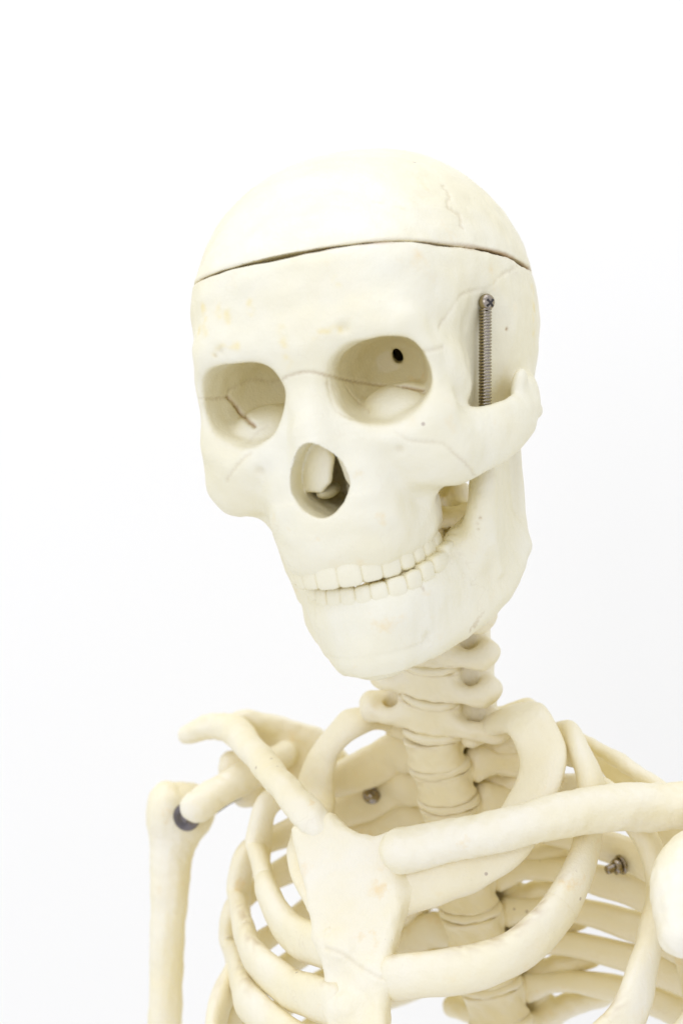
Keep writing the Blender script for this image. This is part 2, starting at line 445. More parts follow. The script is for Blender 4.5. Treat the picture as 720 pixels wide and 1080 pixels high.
SK_P += vnormals(SK_P, SK_Q) * (wob(SK_P, 34, 5) * .35 + wob(SK_P, 13, 6) * .16)[:, None]
CP_P += vnormals(CP_P, CP_Q) * (wob(CP_P, 34, 5) * .35 + wob(CP_P, 13, 6) * .16)[:, None]
stain = np.zeros(len(SK_P))
FINE = trace(S, [
    [(296, 402), (305, 396), (325, 392), (345, 396), (372, 402), (400, 406), (425, 408), (446, 414)],       # brow to nose suture
    [(209, 420), (225, 420), (240, 419)],
    ], .3)
stain = np.maximum(stain, engrave(SK_P, SK_Q, FINE, .6, .6, .42))
CRACK = trace(S, [[(240, 419), (250, 430), (259, 441), (268, 449)], [(445, 411), (436, 409), (424, 407)]], .2)
stain = np.maximum(stain, engrave(SK_P, SK_Q, CRACK, .9, 1.2, .8))
FAINT = trace(S, [
    [(240, 412), (256, 404), (272, 400), (284, 403), (293, 401)],
    [(262, 465), (270, 456), (282, 448)],
    [(239, 507), (247, 495), (256, 484), (264, 477)],                                                    # right cheek
    [(417, 456), (430, 464), (445, 466), (466, 468), (478, 478), (492, 490), (500, 502)],                  # left cheek
    [(446, 370), (456, 369), (467, 366)],
    [(462, 345), (472, 330), (485, 312), (500, 306), (515, 303), (527, 291), (545, 281)],                  # coronal suture
    [(346, 402), (350, 420), (356, 433), (372, 441)], [(362, 404), (374, 420), (388, 434)],
    ], .45)
stain = np.maximum(stain, engrave(SK_P, SK_Q, FAINT, .7, .45, .16))
SMEAR = trace(S, [[(214, 322), (217, 336), (211, 350)], [(228, 320), (232, 332)], [(238, 328), (241, 338)], [(296, 345), (300, 362), (305, 384)], [(330, 354), (345, 349), (357, 347)],
                  [(215, 343), (219, 352)], [(262, 318), (265, 330)], [(352, 295), (360, 297)], [(226, 372), (236, 366), (250, 365)], [(560, 290), (562, 330), (563, 360)]], .6)
amber = engrave(SK_P, SK_Q, SMEAR, 1.6, .0, .38) * np.clip(.55 + .6 * wob(SK_P, 5, 33), 0, 1)
# pits and small holes
for (px, py, r, s) in [(362, 346, 2.2, .05), (232, 370, 1.6, .08), (274, 497, 1.9, .1), (421, 474, 1.6, .1), (534, 347, .8, .9), (227, 375, .8, .3), (449, 413, 1.5, .5)]:
    h_ = hit(S, px, py)
    if h_ is not None:
        g = np.linalg.norm(SK_P - h_, axis=1); SK_P -= vnormals(SK_P, SK_Q) * (r * .6 * np.exp(-(g / r) ** 2))[:, None]; stain = np.maximum(stain, s * np.exp(-(g / r / .8) ** 2))
# uneven brown line along the sawn edge
edge = np.abs(SK_P[:, 2] + CUTK * SK_P[:, 1] - CUT0); stain = np.maximum(stain, .55 * np.exp(-(edge / .7) ** 2) * (.6 + .4 * wob(SK_P, 12, 3)))
skull = part('skull', SK_P, SK_Q, BONE, None, attrs={'stain': np.clip(stain, 0, 1), 'amber': np.clip(amber, 0, 1)})
SK_ORIGIN = (SK_P.min(0) + SK_P.max(0)) / 2
skull.parent = root
M_sk = np.eye(4); M_sk[:3, :3] = SK_R; M_sk[:3, 3] = to_root(SK_T + SK_R @ SK_ORIGIN) * MM
skull.matrix_local = Matrix(M_sk.tolist())
def on_skull(name, P, Q, mat, label=None, attrs=None, parent=None):
    return part(name, np.asarray(P) - SK_ORIGIN, Q, mat, parent or skull, label=label, attrs=attrs)
CAPL = trace(S, [[(466, 195), (474, 206), (472, 218), (484, 226), (487, 240)]], .8)
cst = engrave(CP_P, CP_Q, CAPL, .7, .4, .22)
cst = np.maximum(cst, .8 * np.exp(-((CP_P[:, 2] + CUTK * CP_P[:, 1] - CUT0 - 1) / .9) ** 2) * np.clip((CP_P[:, 1] + 75) / 60, .1, 1))
on_skull('skull_cap', CP_P, CP_Q, BONE, attrs={'stain': np.clip(cst, 0, 1)})

# --- teeth
def tooth(c, tang, out, up, w, d, h_, cusp=0.0, n=3.6):
    """crown with a rounded neck at the gum end (+up) and a flatter biting end (-up)"""
    nu, nv = 32, 25; V = []; Fc = []
    for j in range(nv):
        v = -math.pi / 2 + math.pi * j / (nv - 1)
        for i in range(nu):
            u = 2 * math.pi * i / nu
            e = 2 / n; e2 = 2 / 4.0
            def sp(q, e=e): return math.copysign(abs(q) ** e, q)
            ev = .9 if v > 0 else 2 / 5
            X, Y, W = sp(math.cos(v), ev) * sp(math.cos(u), e2), sp(math.cos(v), ev) * sp(math.sin(u), e2), sp(math.sin(v), ev)
            tap = 1 - .42 * max(0, W) ** 2.2 - .02 * max(0, -W)
            thin = 1 - .30 * max(0, -W) * (1 - cusp)
            wv = .25 * cusp * math.cos(2 * math.atan2(Y, X)) * max(0, -W)
            q = c + tang * X * w / 2 * tap + out * (Y * d / 2 * thin + (1 - W * W) * .35 + .30 * Y * (1 - X * X)) + up * (W * h_ / 2 + wv)
            V.append(q)
        
    for j in range(nv - 1):
        for i in range(nu):
            k = (i + 1) % nu; Fc.append((j * nu + i, j * nu + k, (j + 1) * nu + k, (j + 1) * nu + i))
    return np.array(V), np.array(Fc)
def arch_point(s, cy, a, b, p=2.35):
    """point at arc length s from the midline of a superellipse arch"""
    th = np.linspace(0, math.pi / 2, 400); x = a * np.sin(th) ** (2 / p); y = cy - b * np.cos(th) ** (2 / p)
    L = np.r_[0, np.cumsum(np.hypot(np.diff(x), np.diff(y)))]
    xx, yy = np.interp(abs(s), L, x), np.interp(abs(s), L, y); x2, y2 = np.interp(abs(s) + .5, L, x), np.interp(abs(s) + .5, L, y)
    sg = 1 if s >= 0 else -1
    t = np.array([(x2 - xx) * sg, y2 - yy, 0]); t /= np.linalg.norm(t)
    if sg < 0: t = -t
    return np.array([xx * sg, yy, 0]), t
UP = [(8.2, 6.0, 10.2), (7.2, 5.6, 9.4), (7.6, 6.6, 10.4), (7.0, 7.5, 9.0), (6.8, 8, 8.6), (9.6, 9, 8.2), (9.2, 9, 7.6)]
UPZ = lambda y: -46.2 + max(0, (y + 92)) * .05
for sd in (-1, 1):
    s = 0
    for k, (w, d, h_) in enumerate(UP):
        c, t = arch_point(sd * (s + w / 2), -50, 24.9, 43.8); s += w
        out = np.array([t[1], -t[0], 0]); out = out if out @ np.array([c[0], c[1] + 50, 0]) > 0 else -out
        up = np.array([0, 0, 1.]) - out * .14; up /= np.linalg.norm(up)
        c[2] = UPZ(c[1]) + .9 + rng.uniform(-.16, .16); tw = rng.uniform(-.05, .05); t = t + out * tw; up = up + t * rng.uniform(-.04, .04)
        V, Fc = tooth(c, t * sd, out, up, w * 1.2, d - .6, h_ + 2.6, 0 if k < 3 else 1)
        on_skull('tooth', V, Fc, BONE)

# --- screw on the temple and the jaw spring hanging from it
def lathe(prof, n=24, closed=True):
    V, Fc = [], []
    for (r, z) in prof:
        for i in range(n): V.append((r * math.cos(2 * math.pi * i / n), r * math.sin(2 * math.pi * i / n), z))
    for j in range(len(prof) - 1):
        for i in range(n): k = (i + 1) % n; Fc.append((j * n + i, j * n + k, (j + 1) * n + k, (j + 1) * n + i))
    return np.array(V), np.array(Fc)
def basis(axis, hint=(0, 0, 1)):
    a = np.array(axis, float); a /= np.linalg.norm(a); h_ = np.array(hint, float); u = h_ - a * (h_ @ a); u /= np.linalg.norm(u)
    return np.stack([u, np.cross(a, u), a], 1)
def helix(A, B, r, wire, turns, n_w=8, per=16):
    A, B = np.array(A), np.array(B); Bs = basis(B - A, (0.3, 1, .1)); L = np.linalg.norm(B - A); n = turns * per; V, Fc = [], []
    C = np.array([A + Bs @ np.array([r * math.cos(2 * math.pi * i / per), r * math.sin(2 * math.pi * i / per), L * i / n]) for i in range(n + 1)])
    tg = np.gradient(C, axis=0); tg /= np.linalg.norm(tg, axis=1, keepdims=True)
    ax = A + np.outer((C - A) @ Bs[:, 2], Bs[:, 2]); e1 = C - ax; e1 /= np.linalg.norm(e1, axis=1, keepdims=True); e2 = np.cross(tg, e1)
    for i in range(n + 1):
        for j in range(n_w): a = 2 * math.pi * j / n_w; V.append(C[i] + wire * (e1[i] * math.cos(a) + e2[i] * math.sin(a)))
    for i in range(n):
        for j in range(n_w): k = (j + 1) % n_w; Fc.append((i * n_w + j, i * n_w + k, (i + 1) * n_w + k, (i + 1) * n_w + j))
    return np.array(V), np.array(Fc)
sc = hit(S, 507, 318); e = .8
sn = np.array([S.sample((sc + np.eye(3)[i] * e)[None])[0] - S.sample((sc - np.eye(3)[i] * e)[None])[0] for i in range(3)]); sn /= np.linalg.norm(sn)
view = -(SK_R.T @ ray(507, 318)); view /= np.linalg.norm(view)
sax = sn * .75 + view * .5; sax /= np.linalg.norm(sax)
V, Fc = lathe([(.05, 3.2), (1.0, 3.1), (2.1, 2.6), (3.0, 1.7), (3.35, .6), (3.3, .0), (1.6, -.1), (1.5, -5), (.05, -5)])
Bs = basis(sax); head_c = sc + sn * 2.2
slot_shade = []
for a in (0, 1):
    bx = np.array([[x, y, z] for x in (-1.9, 1.9) for y in (-.4, .4) for z in (2.0, 2.95)])
    if a: bx = bx[:, [1, 0, 2]]
    slot_shade.append(bx)
qf = np.array([(0, 1, 3, 2), (4, 6, 7, 5), (0, 4, 5, 1), (2, 3, 7, 6), (0, 2, 6, 4), (1, 5, 7, 3)])
Vs = np.vstack([s_ + [0, 0, .33 + .02 * i] for i, s_ in enumerate(slot_shade)])
tl = np.array(rot_rpy(0, 0, R_(35))); Vs = Vs @ tl.T
screw = on_skull('screw', np.vstack([V, Vs]) @ Bs.T + head_c, np.vstack([Fc, qf + len(V), qf + len(V) + 8]), STEEL, label='steel round-headed screw in the temple')
screw.data.materials.append(RUBBER_RECESS)  # dark cross blocks: shade of the driver recess put in as colour
for q in range(12): screw.data.polygons[len(Fc) + q].material_index = 1
top = head_c + sn * -.2 + SK_R.T @ np.array([0, 0, -2.5])
dtop = (SK_R @ head_c + SK_T)[1]
bot = sk_local(Z(511, 452, dtop - 2))
V, Fc = helix(top, bot, 2.1, .46, 38)
on_skull('jaw_spring', V, Fc, STEEL, label='fine steel coil spring running down behind the cheek arch')
# ------------------------------------------------------------------ mandible (same frame as the skull)
J = Vol((0, -108, -98), (66, 14, 12), .7)
BODY = [(0, -83, -73), (7, -82, -73), (14, -76, -71.5), (22.5, -62, -69), (32, -45, -65), (38.5, -28, -59), (42, -16, -53)]
C = crom(np.array(BODY, float), 16)
J.add(tube_shape([(*q, 6.6 - .1 * i) for i, q in enumerate(C)], 24, ((0, 0, 1), 1.6)), 5)
# chin
J.add(ell((0, -84.5, -78.5), (10, 6.5, 9)), 9)
tube(J, [(0, -83, -82.5, 6), (6.5, -80.5, -82.5, 6), (15, -70, -81, 6.2), (26, -53, -78, 6), (36, -37, -73, 5.6), (42, -20, -64, 4.8), (44.5, -13, -57, 4.5)], 9)
# alveolar ridge
tube(J, [(0, -88.3, -63.2, 5.3), (8, -87.1, -63.2, 5.3), (15.9, -81.5, -62.5, 5.3), (22, -70, -60, 5.4), (25.7, -57, -56.5, 5.6), (29, -44, -52, 5.8), (33, -36, -48, 5.4)], 7, n=18, flat=((0, 0, 1), 1.75))
# ramus plate
poly = [(-46, -50), (-42, -26), (-37, -12), (-31, -6), (-24, -16), (-17, -18), (-11, -10), (-8, -5), (-2, -6), (-4, -22), (-7, -45), (-11, -58), (-24, -66), (-40, -64)]
J.add(slab(poly, (44, 0, 0), (0, 1, 0), (.06, 0, 1), 3.6, 3.0), 4)
tube(J, [(34, -46, -54, 5.5), (39, -46, -40, 5), (42.5, -42, -26, 4.5), (46, -35, -10, 3)], 6)
tube(J, [(44, -12, -57, 4.5), (45, -7, -42, 4), (46.5, -5, -24, 4), (48.5, -5, -10, 4)], 4)
J.add(seg((45, -5, -5), (58, -4, -5), 4, 4), 3)
J.cut(ell((0, -60, -64), (22, 18, 26)), 6)
J.mirror()
J.ax[0] = J.ax[0] + 4.0; J.lo[0] += 4.0         # the jaw hangs a little to one side
J_P, J_Q = mesh_of(J)
J_P += vnormals(J_P, J_Q) * (wob(J_P, 30, 15) * .4 + wob(J_P, 11, 16) * .18)[:, None]
jst = np.zeros(len(J_P))
for (px, py, r, s) in [(451, 672, 2.0, .05), (506, 546, .7, .7), (503, 552, .7, .7), (504, 558, .6, .7)]:
    h_ = hit(J, px, py)
    if h_ is not None:
        g = np.linalg.norm(J_P - h_, axis=1); J_P -= vnormals(J_P, J_Q) * (r * .55 * np.exp(-(g / r) ** 2))[:, None]; jst = np.maximum(jst, s * np.exp(-(g / r / .8) ** 2))
JO = (J_P.min(0) + J_P.max(0)) / 2
jst = np.maximum(jst, engrave(J_P, J_Q, trace(J, [[(495, 666), (503, 655), (511, 645)], [(500, 662), (505, 654)], [(440, 612), (447, 622)]], .5), .5, .1, .4))
mandible = part('mandible', J_P, J_Q, BONE, root, attrs={'stain': jst})
M_j = np.eye(4); M_j[:3, :3] = SK_R; M_j[:3, 3] = to_root(SK_T + SK_R @ JO) * MM
mandible.matrix_local = Matrix(M_j.tolist())
LO = [(5.6, 5.4, 8.4), (6.0, 5.6, 8.6), (6.9, 6.4, 9.2), (7.0, 7, 8.4), (7.2, 7.5, 8.2), (10.4, 9, 7.6), (10, 9, 7)]
for sd in (-1, 1):
    s = 0
    for k, (w, d, h_) in enumerate(LO):
        c, t = arch_point(sd * (s + w / 2), -48, 25.2, 42.2); s += w
        out = np.array([t[1], -t[0], 0]); out = out if out @ np.array([c[0], c[1] + 50, 0]) > 0 else -out
        up = np.array([0, 0, -1.]) - out * .10; up /= np.linalg.norm(up)
        c[2] = -57.1 + max(0, c[1] + 87) * .22 + rng.uniform(-.2, .2); tw = rng.uniform(-.07, .07); t = t + out * tw; up = up + t * rng.uniform(-.06, .06)
        V, Fc = tooth(c, t * sd, out, up, w * 1.2, d - .6, h_ + 1.6, 0 if k < 3 else 1)
        part('tooth', V + [4.0, 0, 0] - JO, Fc, BONE, mandible)
# ------------------------------------------------------------------ spine
def cyl_body(w, d, h_, waist=.10, n=2.2):
    def fn(x, y, z):
        zz = np.clip(np.abs(z) / f32(h_ / 2), 0, 1.2)
        s_ = 1 - waist * (1 - zz ** 3)
        q = ((np.abs(x) / (w / 2 * s_)) ** n + (np.abs(y) / (d / 2 * s_)) ** n) ** f32(1 / n)
        return smax(((q - 1) * f32(min(w, d) / 2)).astype(f32), np.abs(z) - f32(h_ / 2) + 0 * q, 1.2)
    return fn, np.array([-w / 2, -d / 2, -h_ / 2]), np.array([w / 2, d / 2, h_ / 2])
def cervical(tp=0.0):
    V = Vol((-40, -14, -24), (40, 56, 18), .7); V.D += 8
    V.add(cyl_body(27, 17, 12.6), 0)
    for s in (-1, 1):
        tube(V, [(s * 11, -2, -1, 5), (s * 18, -3, -3, 4), (s * (23 + tp), 0, -4, 4.6)], 4)
        tube(V, [(s * 12, 8, 1, 6), (s * 18, 9, -1, 5.5), (s * (24 + tp), 5, -3, 5)], 4)
        V.add(seg((s * (23 + tp), 1, -4), (s * (25 + tp), 5, -3), 4.6, 4.6), 4)
        V.cut(seg((s * (18 + tp * .3), 3, -14), (s * (18 + tp * .3), 3, 14), 3.0, 3.0), 1.5)
        V.add(seg((s * 16, 12, -8), (s * 16, 14, 8), 7.5, 7.5), 4)
        tube(V, [(s * 15, 15, 0, 5), (s * 9, 23, -1, 4), (0, 28, -2, 4.5)], 3, flat=((0, 0, 1), 1.5))
        V.add(seg((s * 12, -1, 6), (s * 11, 3, 8.5), 2.2, 1.6), 2)
    tube(V, [(0, 28, -2, 4.2), (0, 38, -7, 3.6), (0, 47, -12, 4)], 3)
    return V
def thoracic():
    V = Vol((-44, -16, -36), (44, 62, 18), .7); V.D += 8
    V.add(cyl_body(28, 21, 13.2, .12), 0)
    for s in (-1, 1):
        V.add(seg((s * 9, 8, 2), (s * 13, 18, 3), 5, 5), 3)
        tube(V, [(s * 12, 18, 3, 5.5), (s * 24, 23, 5, 5), (s * 34, 29, 6, 5.5)], 3)
        V.add(seg((s * 11, 19, -9), (s * 11, 20, 11), 5, 5), 3)
        tube(V, [(s * 12, 20, 0, 5), (0, 28, -4, 5)], 3, flat=((0, 0, 1), 1.6))
    tube(V, [(0, 28, -4, 4.6), (0, 40, -14, 3.6), (0, 48, -27, 3.6)], 3)
    return V
VERTS = [('cervical_vertebra', 432, 548, 801), ('cervical_vertebra', 437, 580, 798), ('cervical_vertebra', 443, 614, 798), ('cervical_vertebra', 448, 648, 801),
         ('cervical_vertebra', 452, 682, 805), ('cervical_vertebra', 454, 716, 811), ('cervical_vertebra', 455, 752, 819)]
VERTS += [('thoracic_vertebra', x, y, d) for x, y, d in [(458, 791, 825), (468, 825, 830), (476, 862, 836), (484, 900, 842), (491, 939, 847), (500, 979, 851), (511, 1019, 854), (522, 1058, 856), (532, 1098, 857)]]
VC = np.array([Z(*v[1:]) for v in VERTS]); VT = np.gradient(VC, axis=0); VT = -VT / np.linalg.norm(VT, axis=1, keepdims=True)
MESHES = {}
for nm, fnc in (('cervical_vertebra', cervical), ('lowest_cervical', lambda: cervical(5.0)), ('thoracic_vertebra', thoracic)):
    V = fnc(); P, Q = mesh_of(V); P += vnormals(P, Q) * (wob(P, 16, 21) * .3 + wob(P, 6, 22) * .14)[:, None]
    # crease where body meets its rim
    st = .28 * np.exp(-((np.abs(P[:, 2]) - 6.0) / .5) ** 2) * (np.hypot(P[:, 0], P[:, 1] * 1.3) < 15) * np.clip(.4 + .6 * wob(P, 9, 4), 0, 1)
    MESHES[nm] = new_mesh(nm, P * MM, Q, BONE2, True, {'stain': st})
zz_ = np.linspace(-1, 1, 9)
DV, DF = lathe([(.5, -1.0), (11.5, -1.0), (13.2, -.75), (13.9, -.3), (14.0, .2), (13.6, .7), (11.5, 1.0), (.5, 1.0)], 40)
DV = DV * [1.0, .74, 2.2]; DV += np.c_[wob(DV, 9, 8), wob(DV, 9, 9), wob(DV, 9, 10)] * .25
MESHES['intervertebral_disc'] = new_mesh('intervertebral_disc', DV * MM, DF, DISC)
def frame_mat(c, up, yaw, scale=1.0):
    z = up / np.linalg.norm(up); f = rot_rpy(0, 0, yaw) @ np.array([0, 1., 0]); y = f - z * (f @ z); y /= np.linalg.norm(y); x = np.cross(y, z)
    M = np.eye(4); M[:3, :3] = np.stack([x, y, z], 1) * scale; M[:3, 3] = to_root(c) * MM
    return Matrix(M.tolist())
for i, (nm, *_r) in enumerate(VERTS):
    yaw = R_(-20 - 8 * min(1, max(0, (i - 3) / 5)))
    o = place(nm, MESHES['lowest_cervical' if i == 6 else nm], root); o.matrix_local = frame_mat(VC[i], VT[i], yaw, [1.06, 1, .98, .98, .98, 1, 1.03][i] if i < 7 else 1 + .012 * (i - 7))
    if i > 1:
        dsc = place('intervertebral_disc', MESHES['intervertebral_disc'], root); up = VC[i - 1] - VC[i]
        dsc.matrix_local = frame_mat((VC[i - 1] + VC[i]) / 2, up, yaw, (.95 if i < 7 else 1 + .012 * (i - 7)))
# ------------------------------------------------------------------ ribs, breastbone, shoulder bones (camera-space mm)
VTO = np.array([to_torso(c) for c in VC[7:]])          # thoracic vertebrae in torso coordinates
def tr_part(name, P, Q, mat, parent=None, parent_c=None, **kw):
    """mesh in camera-space mm; parent_c = camera-space centre of the parent's mesh"""
    P = np.asarray(P, float)
    c = (P.min(0) + P.max(0)) / 2
    o = part(name, to_root(P) if parent is None else P - parent_c, Q, mat, parent or root, **kw)
    return o, c
RIBM = []; ENDS = []
def rib(side, pts, hw, th, split, flat=False, seed=0, n=90, twist=None, prof=(1.0, .62, .8, 1.15, 1.05, 1.0, 1.05)):
    C = crom(np.array(pts), n); s = np.linspace(0, 1, n)
    L = (C - TO_O) @ TO_R
    ctr = np.array([0, -28.]); rad = L[:, :2] - ctr; rad /= np.linalg.norm(rad, axis=1, keepdims=True)
    nr = np.c_[rad, np.zeros(n)] @ TO_R.T; tg = np.gradient(C, axis=0); tg /= np.linalg.norm(tg, axis=1, keepdims=True)
    mj = np.cross(nr, tg)
    if flat:
        f = TO_R @ np.array([0, -.62, .78]) + 0 * tg; mj2 = np.cross(f, tg)
        mj = -mj * np.sign(np.sum(mj2[n // 2] * mj[n // 2]) * -1)
        mj = mj2 * (1 - twist) + mj * twist if twist is not None else mj2
    mj /= np.linalg.norm(mj, axis=1, keepdims=True)
    for q in range(1, n):
        if mj[q] @ mj[q - 1] < 0: mj[q] *= -1
    H = np.interp(s, [0, .03, .08, .2, .4, .6, 1], np.array([1.0, .8, .95, 1.0, 1.0, 1.0, 1.05]) if flat else np.array(prof)) * hw
    W = np.interp(s, [0, .04, .1, .3, .7, 1], np.array([1.5, 1.1, 1.25, 1, 1.0, 1.15])) * th
    C = C + np.c_[wob(C, 60, seed + 1), wob(C, 60, seed + 2), wob(C, 60, seed + 3)] * .5
    k = int(split * n); ENDS.append((C[-9], C[-1], H[-1]))
    V, Fc = sweep(C[:k + 1], H[:k + 1], W[:k + 1], mj[:k + 1], 22)
    V += np.c_[wob(V, 22, seed), wob(V, 22, seed + 5), wob(V, 22, seed + 6)] * .35
    def grime(V, m, s0, s1):
        ring = np.r_[np.tile(np.minimum(np.arange(22), 22 - np.arange(22)) / 22 * 2 * math.pi, m + 4), 3, 3]; ss = np.r_[np.repeat(np.linspace(s0, s1, m + 4), 22), 0, 0]
        up = 1 if mj[n // 2][2] > 0 else -1
        ring = ring if up > 0 else math.pi - ring
        nz = np.clip(.45 + .4 * wob(V, 5, seed + 8) + .4 * wob(V, 2.2, seed + 9), 0, 1) * np.clip(.6 + .7 * wob(V, 25, seed + 3), 0, 1)
        return .42 * np.exp(-(ring / .55) ** 2) * nz * np.clip((ss - .5) / .15, 0, 1) * np.clip((1.0 - ss) / .03, 0, 1)
    o, c = tr_part('rib', V, Fc, BONE2, attrs={'stain': grime(V, k + 1, 0, split)}); RIBM.append((V, Fc))
    if k < n - 3:
        V, Fc = sweep(C[k:], H[k:] * 1.0 + .15, W[k:] + .15, mj[k:], 22)
        V += np.c_[wob(V, 22, seed), wob(V, 22, seed + 5), wob(V, 22, seed + 6)] * .35
        tr_part('costal_cartilage', V, Fc, BONE2, o, c, attrs={'stain': grime(V, n - k, split, 1)}); RIBM.append((V, Fc))
    return o
def back(i, s):           # head, tubercle and angle of rib i (1-based) on side s
    v = VTO[i - 1]
    return [T(v[0] + s * 12, v[1] + 9, v[2] + 7), T(v[0] + s * 33, v[1] + 22, v[2] + 9)]
def ang(i, s, x, y, z): v = VTO[i - 1]; return T(v[0] + s * x, v[1] + y, v[2] + z)
# first ribs lie flat
rib(1, [PY(492, 771, -1), PY(520, 764, 4), PX(552, 759, 48), PX(571, 795, 58), PY(560, 845, -38), PY(530, 890, -54), PY(480, 918, -64), PY(418, 938, -70)], 10.0, 4.4, .62, True, 10, twist=np.interp(np.linspace(0, 1, 90), [0, .1, .2, .55, .8, 1], [.3, .15, 0, 0, .75, .95])[:, None])
rib(-1, [ang(1, -1, 12, 8, 6), ang(1, -1, 30, 18, 10), PX(372, 762, -42), PX(340, 800, -57), PX(332, 850, -57), PY(327, 905, -57), PY(348, 955, -70)], 8.8, 4.0, .66, True, 20, twist=np.interp(np.linspace(0, 1, 90), [0, .1, .2, .8, 1], [.3, .15, 0, 0, .3])[:, None])
# left side (towards the camera)
rib(1, back(2, 1) + [PX(600, 784, 63), PX(624, 828, 77), PX(620, 885, 77), PY(602, 935, -44), PY(562, 990, -62), PY(500, 1022, -75), PY(412, 1030, -84)], 8.8, 5.0, .66, seed=30)
rib(1, back(3, 1) + [PX(640, 848, 76), PX(684, 886, 94), PX(692, 945, 97), PY(678, 1022, -42), PY(648, 1088, -62), PY(560, 1140, -80), PY(412, 1120, -94)], 9.5, 5.0, .68, seed=40)
for i, W in ((4, 124), (5, 128), (6, 130), (7, 131), (8, 131)):
    z = VTO[i - 1][2]
    rib(1, back(i, 1) + [ang(i, 1, W * .56, 31, -1), ang(i, 1, W * .87, 12, -15), T(W, -15, z - 34), T(W * .93, -50, z - 58), T(W * .66, -80, z - 80), T(W * .34, -95, z - 86 + 4 * (i - 4)), T(21, -98, z - 84 + 7 * (i - 4))], 7.2, 3.6, .72, seed=50 + 10 * i)
# right side
rib(-1, back(2, -1) + [ang(2, -1, 48, 24, 2), ang(2, -1, 68, 4, -8), PX(284, 848, -77), PX(273, 898, -80), PY(285, 946, -52), PY(310, 984, -67), PY(352, 1000, -83)], 8.2, 4.6, .68, prof=(1.0, .7, 1.1, 1.2, .62, 1.0, 1.1), seed=120)
rib(-1, back(3, -1) + [ang(3, -1, 56, 27, 0), ang(3, -1, 84, 3, -14), PX(261, 900, -93), PX(252, 950, -95), PY(264, 1003, -56), PY(302, 1040, -74), PY(356, 1060, -90)], 8.2, 4.6, .68, prof=(1.0, .7, 1.1, 1.2, .62, 1.0, 1.1), seed=130)
rib(-1, back(4, -1) + [ang(4, -1, 60, 28, -1), ang(4, -1, 93, 6, -17), PX(250, 955, -103), PX(247, 1005, -103), PY(260, 1052, -62), PY(292, 1085, -80), PY(356, 1120, -96)], 8.2, 4.6, .68, prof=(1.0, .7, 1.1, 1.2, .62, 1.0, 1.1), seed=140)
for i, W in ((5, 92), (6, 92), (7, 93), (8, 94)):
    z = VTO[i - 1][2]
    rib(-1, back(i, -1) + [ang(i, -1, W * .56, 31, -1), ang(i, -1, W * .87, 12, -15), T(-W, -17, z - 34), T(-W * .93, -52, z - 58), T(-W * .66, -80, z - 80), T(-W * .3, -95, z - 86 + 4 * (i - 4)), T(-8, -98, z - 84 + 7 * (i - 4))], 8.0, 4.2, .72, prof=(1.0, .7, 1.1, 1.2, .62, 1.0, 1.1), seed=150 + 10 * i)

# breastbone: outlines in its own tilted plane
so = PY(375, 945, -74); su = TO_R[:, 0]; sw = T(0, .36, 1) - T(0, 0, 0); sw = sw / np.linalg.norm(sw); snn = np.cross(su, sw)
def suv(px, py):
    d = ray(px, py); q = d * ((snn @ so) / (snn @ d)) - so; return (q @ su, q @ sw)
def world_vol(name, shapes, lo_hi_pad=3, h=.8, cuts=(), seed=1, parent=None, amp=.3, mat=BONE2, relax_it=0):
    lo = np.min([s_[0][1] for s_ in shapes], 0) - lo_hi_pad; hi = np.max([s_[0][2] for s_ in shapes], 0) + lo_hi_pad
    V = Vol(lo, hi, h); V.D += 8
    for s_, k in shapes: V.add(s_, k)
    for s_, k in cuts: V.cut(s_, k)
    P, Q = mesh_of(V); P += vnormals(P, Q) * (wob(P, 20, seed) * amp + wob(P, 7, seed + 1) * amp * .5)[:, None]
    return P, Q, V
mano = [suv(*q) for q in [(351, 858), (366, 873), (382, 881), (398, 883), (414, 878), (428, 900), (428, 955), (420, 985), (408, 1034), (343, 1000), (334, 990), (323, 935), (309, 876), (320, 864)]]
body = [suv(*q) for q in [(341, 990), (410, 1022), (410, 1080), (410, 1120), (404, 1290), (354, 1290), (350, 1100)]]
P, Q, Vm = world_vol('sternum', [(slab(mano, so, su, sw, 5.5, 4.0), 0), (slab(body, so, su, sw, 5.3, 4.0), 3)] + [(seg(a * .55 + b * .45, b + (b - a) * .25, 5.2, 5.6, (TO_R[:, 1], .8)), 6) for a, b, h_ in ENDS if abs((b - so) @ sw) < 75], seed=61, amp=.22)
st = np.zeros(len(P))
ML = [[hit(Vm, a, b, np.eye(3), np.zeros(3), 640, 900) for a, b in crom(np.array(l, float), 24)] for l in ([(343, 1000), (360, 1006), (380, 1020), (398, 1030), (408, 1032)],)]
ML = [[q for q in l if q is not None] for l in ML]
st = engrave(P, Q, ML, .9, .7, .12)
tr_part('sternum', P, Q, BONE2, attrs={'stain': st})
# collar bones
def bone_tube(pts, n=24, k=1.5): return (tube_shape(pts, n), k)
P, Q, _v = world_vol('clavicle', [bone_tube([(*PY(352, 890, -61), 5.6), (*PY(334, 870, -66), 7.4), (*PX(306, 838, -45), 6.5), (*PX(285, 813, -62), 6.2), (*PX(264, 789, -84), 6.6), (*PX(247, 770, -106), 7.2), (*PX(222, 766, -122), 5.8), (*PX(197, 775, -138), 4.6)]),
                                  ], seed=71, amp=.28)
tr_part('clavicle', P, Q, BONE2)
P, Q, _v = world_vol('clavicle', [bone_tube([(*PY(424, 897, -77), 9.3), (*PX(462, 889, 31), 8.6), (*PX(510, 880, 50), 8.2), (*PX(570, 865, 68), 8.7), (*PX(640, 852, 88), 9.4), (*PX(720, 850, 112), 9.6), (*PX(800, 842, 142), 9.0)])], seed=81)
tr_part('clavicle', P, Q, BONE2)
